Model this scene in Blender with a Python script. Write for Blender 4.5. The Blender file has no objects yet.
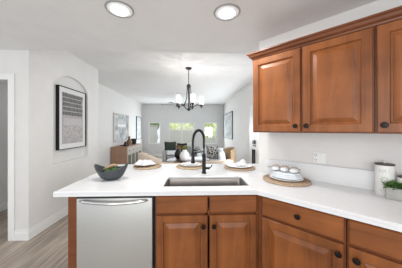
import bpy, bmesh, math, random
from mathutils import Vector, Matrix
random.seed(7)
PI = math.pi
scene = bpy.context.scene
C = scene.collection

# ------------------------------------------------------------------ camera, world, lights, exposure
CAM_H = 1.38; FPX = 182.0; YAW = math.atan(6/182)
cam_d = bpy.data.cameras.new('camera'); cam = bpy.data.objects.new('camera', cam_d); C.objects.link(cam)
cam.location = (0, 0, CAM_H); cam.rotation_euler = (PI/2, 0, -YAW)
cam_d.sensor_width = 36; cam_d.lens = 36*FPX/402; cam_d.shift_y = -4.5/402; cam_d.clip_start = 0.02
scene.camera = cam
w = bpy.data.worlds.new('daylight'); scene.world = w; w.use_nodes = True
bg = w.node_tree.nodes['Background']; bg.inputs[0].default_value = (0.88, 0.94, 1.0, 1); bg.inputs[1].default_value = 1.12
scene.view_settings.view_transform = 'Standard'; scene.view_settings.look = 'None'
scene.view_settings.gamma = 1; scene.view_settings.use_curve_mapping = False
scene.view_settings.exposure = 0.15

def area(name, loc, rot, sx, sy, power, col):
    d = bpy.data.lights.new(name, 'AREA'); d.shape = 'RECTANGLE'; d.size = sx; d.size_y = sy; d.energy = power; d.color = col
    o = bpy.data.objects.new(name, d); C.objects.link(o); o.location = loc; o.rotation_euler = rot
    return o
area('kitchen_fill', (-0.6, -1.9, 1.5), (PI/2, 0, PI), 3.2, 1.8, 46, (1, 0.98, 0.95)).rotation_euler = (math.radians(98), 0, 0)  # added soft fill behind the camera; no window is modelled there
area('living_fill', (1.35, 2.9, .95), (math.radians(84), 0, math.radians(22)), 1.0, 1.3, 44, (0.93, 0.97, 1))  # added living-room fill hidden past the kitchen wall
area('living_window_daylight', (-0.6, 9.2, 1.25), (-PI/2, 0, 0), 3.4, 1.1, 60, (0.88, 0.96, 1))
area('hall_fill', (-2.75, 3.6, 2.3), (0, 0, 0), 0.6, 0.8, 1.5, (1, 1, 1))  # small added fill under the hall ceiling, without a fixture
area('living_side_fill', (1.40, 6.2, 1.5), (0, PI/2, 0), 1.4, 2.6, 26, (0.92, 0.97, 1))  # extra fill added along the right living wall, which has no opening here
sd = bpy.data.lights.new('sun', 'SUN'); sd.energy = 1.15; sd.angle = .01; sd.color = (1, .96, .9)
so = bpy.data.objects.new('sun', sd); C.objects.link(so); so.rotation_euler = (math.radians(28), 0, math.radians(-12))

def campt(px, d):
    r = (px-201)/FPX*d
    return r*math.cos(YAW)+d*math.sin(YAW), -r*math.sin(YAW)+d*math.cos(YAW)
def at(px, py, z):
    return campt(px, FPX*(CAM_H-z)/(py-129.5))

# ------------------------------------------------------------------ materials
def mat(name, col, rough=0.5, metal=0.0, bump=0.0, bscale=60, vary=0.0, vscale=6, stretch=(1,1,1), coat=0.0, emit=None, estr=0, spec=None, trans=0):
    m = bpy.data.materials.new(name); m.use_nodes = True; nt = m.node_tree; N = nt.nodes; L = nt.links
    b = N['Principled BSDF']
    b.inputs['Base Color'].default_value = (*col, 1); b.inputs['Roughness'].default_value = rough; b.inputs['Metallic'].default_value = metal
    b.inputs['Coat Weight'].default_value = coat; b.inputs['Coat Roughness'].default_value = 0.15
    if spec is not None: b.inputs['Specular IOR Level'].default_value = spec
    if trans: b.inputs['Transmission Weight'].default_value = trans
    if emit: b.inputs['Emission Color'].default_value = (*emit, 1); b.inputs['Emission Strength'].default_value = estr
    tc = N.new('ShaderNodeTexCoord'); mp = N.new('ShaderNodeMapping'); mp.inputs['Scale'].default_value = stretch
    L.new(tc.outputs['Object'], mp.inputs[0])
    nz = N.new('ShaderNodeTexNoise'); nz.inputs['Scale'].default_value = vscale; nz.inputs['Detail'].default_value = 6
    L.new(mp.outputs[0], nz.inputs[0])
    mx = N.new('ShaderNodeMix'); mx.data_type = 'RGBA'
    v = max(vary, 0.02)
    mx.inputs[6].default_value = tuple(min(1, c*(1-v)) for c in col)+(1,)
    mx.inputs[7].default_value = tuple(min(1, c*(1+v)) for c in col)+(1,)
    cr = N.new('ShaderNodeMapRange'); cr.inputs[1].default_value = .3; cr.inputs[2].default_value = .7
    L.new(nz.outputs[0], cr.inputs[0]); L.new(cr.outputs[0], mx.inputs[0]); L.new(mx.outputs[2], b.inputs['Base Color'])
    if bump:
        n2 = N.new('ShaderNodeTexNoise'); n2.inputs['Scale'].default_value = bscale; L.new(mp.outputs[0], n2.inputs[0])
        bp = N.new('ShaderNodeBump'); bp.inputs['Strength'].default_value = bump; bp.inputs['Distance'].default_value = 0.01
        L.new(n2.outputs[0], bp.inputs['Height']); L.new(bp.outputs[0], b.inputs['Normal'])
    return m

WALL = mat('wall_paint', (0.735, 0.72, 0.705), 0.75, bump=0.05, bscale=150)
CEIL = mat('ceiling_paint', (0.78, 0.775, 0.77), 0.85, bump=0.08, bscale=90)
TRIM = mat('trim_paint', (0.80, 0.80, 0.79), 0.4)
QUARTZ = mat('white_quartz', (0.80, 0.81, 0.83), 0.2, vary=0.02, vscale=40)
def wood(name, a, b_, rough, scale, vertical=True):
    m = bpy.data.materials.new(name); m.use_nodes = True; nt = m.node_tree; N = nt.nodes; L = nt.links
    b = N['Principled BSDF']; b.inputs['Roughness'].default_value = rough; b.inputs['Coat Weight'].default_value = 0.12; b.inputs['Coat Roughness'].default_value = 0.25; b.inputs['Specular IOR Level'].default_value = .35
    tc = N.new('ShaderNodeTexCoord'); mp = N.new('ShaderNodeMapping')
    mp.inputs['Scale'].default_value = (14, 14, 1.2) if vertical else (1.2, 14, 14)
    L.new(tc.outputs['Object'], mp.inputs[0])
    n1 = N.new('ShaderNodeTexNoise'); n1.inputs['Scale'].default_value = scale; n1.inputs['Detail'].default_value = 8; n1.inputs['Distortion'].default_value = 1.2
    L.new(mp.outputs[0], n1.inputs[0])
    n2 = N.new('ShaderNodeTexNoise'); n2.inputs['Scale'].default_value = 3.5; n2.inputs['Detail'].default_value = 3; L.new(tc.outputs['Object'], n2.inputs[0])
    ad = N.new('ShaderNodeMath'); ad.operation = 'ADD'; L.new(n1.outputs[0], ad.inputs[0]); L.new(n2.outputs[0], ad.inputs[1])
    mr = N.new('ShaderNodeMapRange'); mr.inputs[1].default_value = .65; mr.inputs[2].default_value = 1.35; L.new(ad.outputs[0], mr.inputs[0])
    mx = N.new('ShaderNodeMix'); mx.data_type = 'RGBA'; mx.inputs[6].default_value = (*a, 1); mx.inputs[7].default_value = (*b_, 1)
    L.new(mr.outputs[0], mx.inputs[0]); L.new(mx.outputs[2], b.inputs['Base Color'])
    return m
W_V = wood('stained_maple_upright', (0.125, 0.036, 0.009), (0.34, 0.113, 0.030), 0.38, 1.0)
W_H = wood('stained_maple_level', (0.125, 0.036, 0.009), (0.34, 0.113, 0.030), 0.38, 1.0, False)
W_DARK = mat('cabinet_shadow_gap', (0.055, 0.014, 0.005), 0.6)
W_CROWN = wood('crown_maple', (0.12, 0.035, 0.012), (0.21, 0.068, 0.025), 0.35, 1.0, False)
KNOB = mat('bronze_knob', (0.012, 0.009, 0.008), 0.35, 0.6)
STEEL = mat('brushed_steel', (0.53, 0.54, 0.525), 0.38, 0.65, vary=0.03, vscale=8, stretch=(1, 1, 60), bump=0.02, bscale=60)
SINKM = mat('sink_steel', (0.27, 0.245, 0.23), 0.3, 0.9, vary=0.1, vscale=5)
CHROME = mat('polished_handle', (0.75, 0.75, 0.76), 0.15, 1.0)
BLACK = mat('matte_black', (0.008, 0.008, 0.009), 0.45, spec=.3)
BLACKG = mat('black_gap', (0.008, 0.008, 0.008), 0.7)
SLATE = mat('charcoal_ceramic', (0.045, 0.052, 0.058), 0.45, vary=0.15)
GREEN = mat('green_leaf', (0.09, 0.20, 0.04), 0.6, vary=0.5, vscale=30)
MOSS = mat('moss', (0.05, 0.12, 0.025), 0.9, vary=0.5, vscale=60, bump=0.6, bscale=120)
LTWOOD = mat('pale_wood', (0.42, 0.29, 0.17), 0.6, vary=0.2, vscale=20, stretch=(1, 8, 1))
WICKER = mat('woven_tan', (0.48, 0.35, 0.25), 0.8, vary=0.35, vscale=90, bump=0.6, bscale=120)
WICKER2 = mat('woven_straw', (0.56, 0.43, 0.29), 0.8, vary=0.3, vscale=90, bump=0.6, bscale=120)
CHINA = mat('white_china', (0.85, 0.85, 0.84), 0.25)
CHINAD = mat('dark_plate_wood', (0.16, 0.09, 0.05), 0.5, vary=0.2)
LINEN = mat('pale_blue_linen', (0.71, 0.75, 0.79), 0.85, bump=0.2, bscale=80)
LINENW = mat('white_linen', (0.82, 0.83, 0.84), 0.85, vary=0.08, vscale=25, bump=0.2, bscale=80)
BEAD = mat('wooden_bead', (0.50, 0.33, 0.20), 0.6, vary=0.2)
TIN = mat('white_enamel', (0.80, 0.79, 0.77), 0.35)
LID = mat('dark_walnut_lid', (0.07, 0.05, 0.045), 0.5)
INK = mat('grey_print', (0.46, 0.46, 0.46), 0.7)
PALEG = mat('pale_green_print', (0.62, 0.68, 0.56), 0.7)
CONC = mat('grey_concrete', (0.42, 0.41, 0.39), 0.85, vary=0.12, vscale=40, bump=0.2)
PAPERW = mat('mat_board', (0.74, 0.74, 0.73), 0.7)
PRINT = mat('grey_rose_print', (0.42, 0.39, 0.39), 0.7, vary=0.12, vscale=14)
GLYPH = mat('charcoal_ink', (0.10, 0.10, 0.10), 0.7, vary=0.4, vscale=60)
PLASTIC = mat('white_plastic', (0.82, 0.82, 0.81), 0.35)
SLOT = mat('slot_grey', (0.25, 0.25, 0.25), 0.6)
SHADE = mat('frosted_glass', (0.9, 0.9, 0.9), 0.35, emit=(1, 0.97, 0.94), estr=0.25)
LED = mat('led_lens', (1, 1, 1), 0.4, emit=(1, 0.99, 0.97), estr=4)
IRON = mat('aged_iron', (0.05, 0.045, 0.045), 0.45, 0.5)
SB_BR = mat('brown_veneer', (0.34, 0.20, 0.13), 0.5, vary=0.1)
SB_DK = mat('olive_panel', (0.10, 0.095, 0.055), 0.6, vary=0.15)
SB_LT = mat('whitewashed_wood', (0.45, 0.41, 0.37), 0.6, vary=0.08)
CREAM = mat('cream_upholstery', (0.68, 0.57, 0.47), 0.9, bump=0.2)
TAN = mat('rattan', (0.36, 0.25, 0.15), 0.8, vary=0.3, vscale=50)
DKTAB = mat('dark_table_wood', (0.09, 0.05, 0.035), 0.35, vary=0.2)
GREYS = mat('grey_upholstery', (0.36, 0.36, 0.36), 0.9, bump=0.2)
WHITES = mat('white_upholstery', (0.66, 0.69, 0.71), 0.9, bump=0.2)
GRNC = mat('dark_green_velvet', (0.02, 0.035, 0.022), 0.8, vary=0.3)
BLKC = mat('black_fabric', (0.015, 0.014, 0.013), 0.9)
DRIED = mat('dried_blossom', (0.33, 0.33, 0.10), 0.8, vary=0.4, vscale=30)
RUST = mat('dried_rust_leaf', (0.20, 0.10, 0.04), 0.8, vary=0.4, vscale=30)
CANV = mat('abstract_canvas', (0.45, 0.46, 0.47), 0.8, vary=0.55, vscale=5)
CANVT = mat('line_art_canvas', (0.55, 0.58, 0.60), 0.8, vary=0.3, vscale=6)
FOL = mat('garden_foliage', (0.16, 0.24, 0.07), 0.9, vary=0.5, vscale=3)
FOLB = mat('bright_foliage', (0.55, 0.62, 0.26), 0.9, vary=0.35, vscale=3)
GRND = mat('garden_ground', (0.45, 0.43, 0.38), 0.9)
def patt():
    m = bpy.data.materials.new('black_white_ikat'); m.use_nodes = True; N = m.node_tree.nodes; L = m.node_tree.links
    tc = N.new('ShaderNodeTexCoord'); v = N.new('ShaderNodeTexVoronoi'); v.inputs['Scale'].default_value = 14; v.feature = 'DISTANCE_TO_EDGE'
    L.new(tc.outputs['Object'], v.inputs[0]); r = N.new('ShaderNodeValToRGB')
    r.color_ramp.elements[0].position = .05; r.color_ramp.elements[0].color = (.5, .48, .45, 1); r.color_ramp.elements[1].position = .14; r.color_ramp.elements[1].color = (.02, .02, .02, 1)
    L.new(v.outputs[0], r.inputs[0]); L.new(r.outputs[0], N['Principled BSDF'].inputs['Base Color']); N['Principled BSDF'].inputs['Roughness'].default_value = .9
    return m
IKAT = patt()
def floor_mat():
    m = bpy.data.materials.new('plank_floor'); m.use_nodes = True; N = m.node_tree.nodes; L = m.node_tree.links; b = N['Principled BSDF']
    tc = N.new('ShaderNodeTexCoord'); mp = N.new('ShaderNodeMapping'); mp.inputs['Rotation'].default_value = (0, 0, PI/2)
    L.new(tc.outputs['Object'], mp.inputs[0])
    br = N.new('ShaderNodeTexBrick'); br.inputs['Scale'].default_value = 1; br.inputs['Brick Width'].default_value = 1.2; br.inputs['Row Height'].default_value = 0.17
    br.inputs['Mortar Size'].default_value = 0.002; br.inputs['Color1'].default_value = (0.44, 0.37, 0.31, 1); br.inputs['Color2'].default_value = (0.31, 0.25, 0.205, 1); br.inputs['Mortar'].default_value = (0.13, 0.11, 0.09, 1)
    L.new(mp.outputs[0], br.inputs[0])
    m2 = N.new('ShaderNodeMapping'); m2.inputs['Scale'].default_value = (18, 1.3, 1); L.new(tc.outputs['Object'], m2.inputs[0])
    nz = N.new('ShaderNodeTexNoise'); nz.inputs['Scale'].default_value = 1.5; nz.inputs['Detail'].default_value = 8; L.new(m2.outputs[0], nz.inputs[0])
    mr = N.new('ShaderNodeMapRange'); mr.inputs[1].default_value = .3; mr.inputs[2].default_value = .7; mr.inputs[3].default_value = .6; mr.inputs[4].default_value = 1.4
    L.new(nz.outputs[0], mr.inputs[0])
    mx = N.new('ShaderNodeVectorMath'); mx.operation = 'SCALE'; L.new(br.outputs[0], mx.inputs[0]); L.new(mr.outputs[0], mx.inputs['Scale'])
    L.new(mx.outputs[0], b.inputs['Base Color']); b.inputs['Roughness'].default_value = 0.42
    return m
FLOOR = floor_mat()
def glass():
    m = bpy.data.materials.new('window_glass'); m.use_nodes = True; N = m.node_tree.nodes; L = m.node_tree.links
    t = N.new('ShaderNodeBsdfTransparent'); g = N.new('ShaderNodeBsdfGlossy'); g.inputs['Roughness'].default_value = .05
    mx = N.new('ShaderNodeMixShader'); mx.inputs[0].default_value = .06
    L.new(t.outputs[0], mx.inputs[1]); L.new(g.outputs[0], mx.inputs[2]); L.new(mx.outputs[0], N['Material Output'].inputs[0])
    return m
GLASS = glass()

# ------------------------------------------------------------------ mesh helpers
def NB(): return bmesh.new()
def bx(bm, x0, x1, y0, y1, z0, z1, bev=0, seg=2):
    r = bmesh.ops.create_cube(bm, size=1)
    bmesh.ops.scale(bm, vec=(x1-x0, y1-y0, z1-z0), verts=r['verts']); bmesh.ops.translate(bm, vec=((x0+x1)/2, (y0+y1)/2, (z0+z1)/2), verts=r['verts'])
    if bev:
        es = list({e for v in r['verts'] for e in v.link_edges})
        bmesh.ops.bevel(bm, geom=es, offset=bev, segments=seg, affect='EDGES', profile=.5)
    return bm
def prism(bm, pts, z0, z1, holes=()):
    vs = []; es = []
    for loop in (pts, *holes):
        l = [bm.verts.new((p[0], p[1], z0)) for p in loop]
        es += [bm.edges.new((l[i], l[(i+1) % len(l)])) for i in range(len(l))]; vs += l
    r = bmesh.ops.triangle_fill(bm, edges=es, use_beauty=True)
    fs = [g for g in r['geom'] if isinstance(g, bmesh.types.BMFace)]
    e = bmesh.ops.extrude_face_region(bm, geom=fs)
    bmesh.ops.translate(bm, vec=(0, 0, z1-z0), verts=[g for g in e['geom'] if isinstance(g, bmesh.types.BMVert)])
    bmesh.ops.recalc_face_normals(bm, faces=bm.faces)
    return bm
def lathe(bm, prof, c=(0, 0, 0), seg=32, sx=1, sy=1):
    rings = []
    for r, z in prof:
        rings.append([bm.verts.new((c[0]+max(r, 1e-4)*sx*math.cos(2*PI*i/seg), c[1]+max(r, 1e-4)*sy*math.sin(2*PI*i/seg), c[2]+z)) for i in range(seg)])
    for a, b in zip(rings, rings[1:]):
        for i in range(seg): bm.faces.new((a[i], a[(i+1) % seg], b[(i+1) % seg], b[i]))
    for rg in (rings[0], rings[-1]):
        bm.faces.new(rg)
    bmesh.ops.recalc_face_normals(bm, faces=bm.faces)
    return bm
def tube(bm, pts, r, seg=10):
    pts = [Vector(p) for p in pts]; n = len(pts)
    rr = r if isinstance(r, (list, tuple)) else [r]*n
    rings = []; up = None
    for i, p in enumerate(pts):
        t = (pts[min(i+1, n-1)]-pts[max(i-1, 0)]).normalized()
        if up is None: up = t.orthogonal().normalized()
        up = (up-t*up.dot(t)); up = up.normalized() if up.length > 1e-5 else t.orthogonal().normalized()
        s = t.cross(up)
        rings.append([bm.verts.new(p+(up*math.cos(2*PI*k/seg)+s*math.sin(2*PI*k/seg))*rr[i]) for k in range(seg)])
    for a, b in zip(rings, rings[1:]):
        for k in range(seg): bm.faces.new((a[k], a[(k+1) % seg], b[(k+1) % seg], b[k]))
    bm.faces.new(rings[0]); bm.faces.new(rings[-1])
    bmesh.ops.recalc_face_normals(bm, faces=bm.faces)
    return bm
def blob(bm, c, s, sub=3, noise=0.0):
    r = bmesh.ops.create_icosphere(bm, subdivisions=sub, radius=1)
    for v in r['verts']:
        k = 1+random.uniform(-noise, noise); v.co = Vector((c[0]+v.co.x*s[0]*k, c[1]+v.co.y*s[1]*k, c[2]+v.co.z*s[2]*k))
    return bm
def cushion(bm, c, sx, sy, sz, rot=0, tilt=0, n=10):
    M = Matrix.Translation(c) @ Matrix.Rotation(rot, 4, 'Z') @ Matrix.Rotation(tilt, 4, 'X')
    for side in (1, -1):
        g = {}
        for i in range(n+1):
            for j in range(n+1):
                u = i/n*2-1; v = j/n*2-1
                t = ((1-u**4)*(1-v**4))**.5
                k = 1-0.06*(1-abs(u))*0 - 0.09*(abs(v)**2)*(1-abs(u)) ; k2 = 1-0.09*(abs(u)**2)*(1-abs(v))
                g[i, j] = bm.verts.new(M @ Vector((u*sx/2*k2, side*sy/2*t, v*sz/2*k)))
        for i in range(n):
            for j in range(n):
                bm.faces.new((g[i, j], g[i+1, j], g[i+1, j+1], g[i, j+1]))
    bmesh.ops.remove_doubles(bm, verts=bm.verts, dist=1e-4); bmesh.ops.recalc_face_normals(bm, faces=bm.faces)
    return bm
def leaf(bm, base, d, L, wd, droop=.3):
    d = Vector(d).normalized(); s = d.cross(Vector((0, 0, 1)));  s = s.normalized() if s.length > 1e-3 else Vector((1, 0, 0))
    n = s.cross(d); b = Vector(base); rows = []
    for t, k in ((0, .15), (.3, .9), (.6, 1), (.85, .6), (1, .05)):
        c = b+d*L*t-Vector((0, 0, droop*L*t*t)); rows.append((bm.verts.new(c-s*wd*k/2+n*wd*.12), bm.verts.new(c), bm.verts.new(c+s*wd*k/2+n*wd*.12)))
    for a, c in zip(rows, rows[1:]):
        for i in (0, 1): bm.faces.new((a[i], a[i+1], c[i+1], c[i]))
def obj(name, bm, m, parent=None, smooth=None, loc=None, rotz=0):
    me = bpy.data.meshes.new(name); bm.to_mesh(me); bm.free(); me.materials.append(m)
    if smooth is not None:
        me.polygons.foreach_set('use_smooth', [True]*len(me.polygons))
        if smooth > 0: me.set_sharp_from_angle(angle=math.radians(smooth))
    o = bpy.data.objects.new(name, me); C.objects.link(o)
    if parent: o.parent = parent
    if loc: o.location = loc
    if rotz: o.rotation_euler.z = rotz
    return o
def tag(o, label, cat, group=None):
    o['label'] = label; o['category'] = cat
    if group: o['group'] = group
    return o
def thing(name, label, cat, loc=(0, 0, 0), rotz=0, group=None):
    o = bpy.data.objects.new(name, None); C.objects.link(o); o.location = loc; o.rotation_euler = (0, 0, rotz); o.empty_display_size = .1
    return tag(o, label, cat, group)
def struct(name, bm, m, parent=None, smooth=None, loc=None, rotz=0):
    o = obj(name, bm, m, parent, smooth, loc, rotz)
    if not parent: o['kind'] = 'structure'
    return o
def copy_tree(o, parent=None):
    c = o.copy(); C.objects.link(c); c.parent = parent
    for ch in list(o.children): copy_tree(ch, c)
    return c
def panel_wall(bm, u0, u1, z0, z1, holes, place):
    """solid wall made of cells around rectangular holes; place(u0,u1,z0,z1) -> box args"""
    us = sorted({u0, u1, *[h[0] for h in holes], *[h[1] for h in holes]}); zs = sorted({z0, z1, *[h[2] for h in holes], *[h[3] for h in holes]})
    for a, b in zip(us, us[1:]):
        for c, d in zip(zs, zs[1:]):
            mu, mz = (a+b)/2, (c+d)/2
            if any(h[0] < mu < h[1] and h[2] < mz < h[3] for h in holes): continue
            bx(bm, *place(a, b, c, d))
    bmesh.ops.remove_doubles(bm, verts=bm.verts, dist=1e-5)
    return bm

# ------------------------------------------------------------------ setting
KC, HC = 2.37, 2.66          # kitchen and living-room ceiling heights
LX, NX, RX, FY = -2.08, -2.66, 1.475, 9.37
S = math.sqrt(.5)
struct('floor', bx(NB(), -3.5, 3.2, -2.4, 9.6, -0.1, 0), FLOOR)
struct('ceiling', bx(NB(), -3.5, 3.2, -2.4, 2.347, KC, KC+.29), CEIL)
struct('ceiling', bx(NB(), -2.9, 1.7, 2.347, 9.6, HC, HC+.1), CEIL)
struct('ceiling', bx(NB(), -3.5, NX-.1, 2.347+.12, 6.2, KC, KC+.1), CEIL)
# left wall with the arched niche that holds the picture
def left_wall():
    bm = NB(); y0, y1 = 2.347, 3.99
    a0, a1, zb, zs = 2.74, 3.60, 0.87, 2.02
    arch = [(a0, zb), (a1, zb), (a1, zs)]
    for i in range(1, 20):
        t = PI*i/20; arch.append(((a0+a1)/2+(a1-a0)/2*math.cos(t), zs+.24*math.sin(t)))
    arch.append((a0, zs))
    prism(bm, [(y0, 0), (y1, 0), (y1, HC), (y0, HC)], 0, .045, holes=(arch,))
    bx(bm, y0, y1, 0, HC, -.09, 0)
    # local (a, b, c) -> world (LX-.045+c, a, b)
    for v in bm.verts: a, b, c = v.co; v.co = (LX-.045+c, a, b)
    bmesh.ops.recalc_face_normals(bm, faces=bm.faces)
    return bm
struct('wall_left', left_wall(), WALL)
struct('wall_left', bx(NB(), NX-.1, NX, 3.99, FY+.1, 0, HC), WALL)
struct('wall_left', bx(NB(), NX-.1, LX-.135, 3.89, 3.99, 0, HC), WALL)
# doorway wall
struct('wall_left', panel_wall(NB(), -3.5, LX-.135, 0, KC, [(-3.2, -2.32, 0, 2.0)], lambda a, b, c, d: (a, b, 2.347, 2.467, c, d)), WALL)
bm = NB(); bx(bm, -2.32, -2.245, 2.332, 2.347, 0, 2.075, .003); bx(bm, -3.275, -3.2, 2.332, 2.347, 0, 2.075, .003); bx(bm, -3.2, -2.32, 2.332, 2.347, 2.0, 2.075, .003)
bx(bm, -2.32, -2.305, 2.347, 2.467, 0, 2.0)
struct('trim_1', bm, TRIM)
struct('wall_left', bx(NB(), -3.38, -3.28, 2.467, 6.2, 0, KC), WALL)
struct('wall_back', bx(NB(), -3.28, NX-.1, 6.1, 6.2, 0, KC), WALL)
# far wall with windows
DF = FY
def px_at_far(px):
    r = (px-201)/FPX; X = r*math.cos(YAW)+math.sin(YAW); Y = -r*math.sin(YAW)+math.cos(YAW); return X/Y*DF
WIN = [(px_at_far(148.6), px_at_far(160.4), .64, 1.745), (px_at_far(168.8), px_at_far(194.3), .62, 1.735), (px_at_far(204), px_at_far(217.3), .62, 1.745)]
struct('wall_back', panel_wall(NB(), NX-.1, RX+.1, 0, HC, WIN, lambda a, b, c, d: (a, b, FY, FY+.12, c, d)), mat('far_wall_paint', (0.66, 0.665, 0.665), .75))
struct('wall_right', bx(NB(), RX, RX+.1, 3.75, FY, 0, HC), WALL)
struct('wall_right', bx(NB(), RX, RX+.1, 2.347, 3.75, 2.2, HC), WALL)
# kitchen wall at 45 degrees (local x runs right-and-near, local y away)
WX, WY = 0.722, 2.030
R45 = -PI/4
struct('wall_right', bx(NB(), 0, 3.4, 0, .13, 0, KC), WALL, loc=(WX, WY, 0), rotz=R45)
# windows: frame, glass, shutters with louvres
for k, (x0, x1, z0, z1) in enumerate(WIN):
    f = struct(f'window_{k+1}', NB() if False else (lambda b: (bx(b, x0, x0+.035, FY-.01, FY+.10, z0, z1), bx(b, x1-.035, x1, FY-.01, FY+.10, z0, z1), bx(b, x0+.035, x1-.035, FY-.01, FY+.10, z0, z0+.035), bx(b, x0+.035, x1-.035, FY-.01, FY+.10, z1-.035, z1), b)[-1])(NB()), TRIM)
    obj('pane', bx(NB(), x0+.035, x1-.035, FY+.07, FY+.076, z0+.035, z1-.035), GLASS, f)
    if k == 1:
        obj('mullion', bx(NB(), (x0+x1)/2-.03, (x0+x1)/2+.03, FY-.01, FY+.09, z0+.035, z1-.035), TRIM, f)
    spans = [[(x0+.04, x0+.44, 0, .9)], [(x0+.04, (x0+x1)/2-.035, 0, .74), ((x0+x1)/2+.035, x1-.04, 0, .74)], [(x0+.04, x1-.04, 0, .30)]][k]
    for (a, b, s0, s1) in spans:
        zz0 = z0+.04+s0*(z1-z0-.08); zz1 = z0+.04+s1*(z1-z0-.08)
        sb = NB(); bx(sb, a, a+.03, FY+.02, FY+.05, zz0, zz1); bx(sb, b-.03, b, FY+.02, FY+.05, zz0, zz1)
        bx(sb, a+.03, b-.03, FY+.02, FY+.05, zz0, zz0+.03); bx(sb, a+.03, b-.03, FY+.02, FY+.05, zz1-.03, zz1)
        z = zz0+.06
        while z < zz1-.05:
            r = bmesh.ops.create_cube(sb, size=1); bmesh.ops.scale(sb, vec=(b-a-.06, .06, .007), verts=r['verts'])
            bmesh.ops.rotate(sb, matrix=Matrix.Rotation(math.radians(-52), 3, 'X'), cent=(0, 0, 0), verts=r['verts']); bmesh.ops.translate(sb, vec=((a+b)/2, FY+.035, z), verts=r['verts']); z += .055
        obj('shutter', sb, TRIM, f)
# baseboards
def baseb(side, x0, y0, x1, y1, h=.13):
    d = Vector((x1-x0, y1-y0, 0)); L = d.length; a = math.atan2(d.y, d.x); bm = NB()
    prof = [(0, 0), (.016, 0), (.016, h*.66), (.011, h*.72), (.011, h*.86), (.005, h), (0, h)]
    p0 = [bm.verts.new((0, -p[0], p[1])) for p in prof]; p1 = [bm.verts.new((L, -p[0], p[1])) for p in prof]
    for i in range(len(prof)): bm.faces.new((p0[i], p0[(i+1) % 7], p1[(i+1) % 7], p1[i]))
    bm.faces.new(p0); bm.faces.new(p1); bmesh.ops.recalc_face_normals(bm, faces=bm.faces)
    struct('baseboard_'+side, bm, TRIM, loc=(x0, y0, 0), rotz=a)
baseb('left', LX, 3.99, LX, 2.347-.016) if False else None
def bb(side, x0, x1, y0, y1, h=.13):
    bm = NB(); bx(bm, x0, x1, y0, y1, 0, h*.7, .002)
    ex = .006
    bx(bm, x0 if side != 'left_in' else x0, x1-(ex if x1-x0 < .03 else 0), y0+(ex if y1-y0 < .03 else 0), y1, h*.7, h, .002)
    struct('baseboard_'+side.split('_')[0], bm, TRIM)
bb('left', LX, LX+.016, 2.331, 4.0)
bb('left', -2.245, LX, 2.331, 2.347)
bb('left', -3.28, -3.264, 2.47, 6.1)
bb('left', NX, NX+.016, 4.0, FY-.016)
bb('back', NX, RX, FY-.016, FY)
bb('right', RX-.016, RX, 4.75, FY-.016)

# ------------------------------------------------------------------ garden outside the far windows
struct('ground', bx(NB(), -8, 8, 9.62, 20, -.15, -.05), GRND)
for i, (x, sp_) in enumerate(((-4.9, .4), (-3.3, .4), (-.98, .6), (1.12, .45), (3.1, .4))):
    t = NB()
    y = 13
    tube(t, [(0, 0, 0), (.05, 0, .9)], .05, 6)
    for j in range(18):
        blob(t, (random.uniform(-sp_, sp_), random.uniform(-.3, .3), .5+random.uniform(0, 1.7)), (.44, .5, .5), 3, .12)
    o = obj('garden_shrub', t, FOLB if i in (2, 3) else FOL, None, 0, (x, y, -.05))
    tag(o, ['', ][0] or 'leafy garden shrub in the row seen through the far windows', 'shrub', 'garden shrubs outside the far windows')

# ------------------------------------------------------------------ countertop with sink cut-out
CF = 1.404; KX, KY = .4812, 1.404
runL = 1.75
A = (KX+runL*S, KY-runL*S); Bk = (A[0]+.612*S, A[1]+.612*S)
outer = [(-1.066, CF), (KX, KY), A, Bk, (WX, WY), (WX+.135*S, WY+.135*S), (WX+.35, WY+.135*S), (WX+.35, 2.49), (-1.066, 2.49)]
SX0, SX1, SY0, SY1 = -.264, .458, 1.512, 1.815
def rrect(x0, x1, y0, y1, r, n=4):
    P = []
    for cx, cy, a in ((x1-r, y0+r, -PI/2), (x1-r, y1-r, 0), (x0+r, y1-r, PI/2), (x0+r, y0+r, PI)):
        for i in range(n+1): P.append((cx+r*math.cos(a+PI/2*i/n), cy+r*math.sin(a+PI/2*i/n)))
    return P
bm = prism(NB(), outer, .89, .91, holes=(rrect(SX0, SX1, SY0, SY1, .02),))
bmesh.ops.bevel(bm, geom=[e for e in bm.edges if len(e.link_faces) == 2 and e.calc_face_angle(0) > 1 and abs(e.verts[0].co.z-e.verts[1].co.z) < 1e-5], offset=.003, segments=1, affect='EDGES')
prism(bm, [(-1.066, 2.49), (-1.066, CF), (KX, KY), A, (A[0]+.04*S, A[1]+.04*S), (KX+.0166, CF+.04), (-1.026, CF+.04), (-1.026, 2.49)], .872, .8905)
tag(obj('countertop', bm, QUARTZ), 'white quartz countertop with bent front edge over the wooden base cabinets', 'countertop')
tag(obj('backsplash', bx(NB(), .075, 2.4, -.022, -.002, .9105, 1.062, .002), mat('backsplash_quartz', (0.78, 0.785, 0.79), 0.3), None, None, (WX, WY, 0), R45), 'low white quartz backsplash strip along the wall behind the counter', 'backsplash')
# sink
sk = thing('kitchen_sink', 'rectangular stainless undermount sink set in the white counter', 'sink', ((SX0+SX1)/2, (SY0+SY1)/2, .889))
hx, hy = (SX1-SX0)/2, (SY1-SY0)/2
bm = NB()
rings = []
for (gx, z, rr) in ((.018, 0, .03), (.0, 0, .022), (-.004, -.012, .025), (-.012, -.18, .04), (-.04, -.2, .05)):
    rings.append([bm.verts.new((p[0], p[1], z)) for p in rrect(-hx-gx, hx+gx, -hy-gx, hy+gx, rr, 5)])
for a, b in zip(rings, rings[1:]):
    for i in range(len(a)): bm.faces.new((a[i], a[(i+1) % len(a)], b[(i+1) % len(a)], b[i]))
bm.faces.new(rings[-1]); bmesh.ops.recalc_face_normals(bm, faces=bm.faces)
obj('basin', bm, SINKM, sk, 35)
obj('drain', lathe(NB(), [(.045, 0), (.045, .004), (.03, .002), (0, .001)], (0, .02, -.2)), CHROME, sk, 35)

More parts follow.
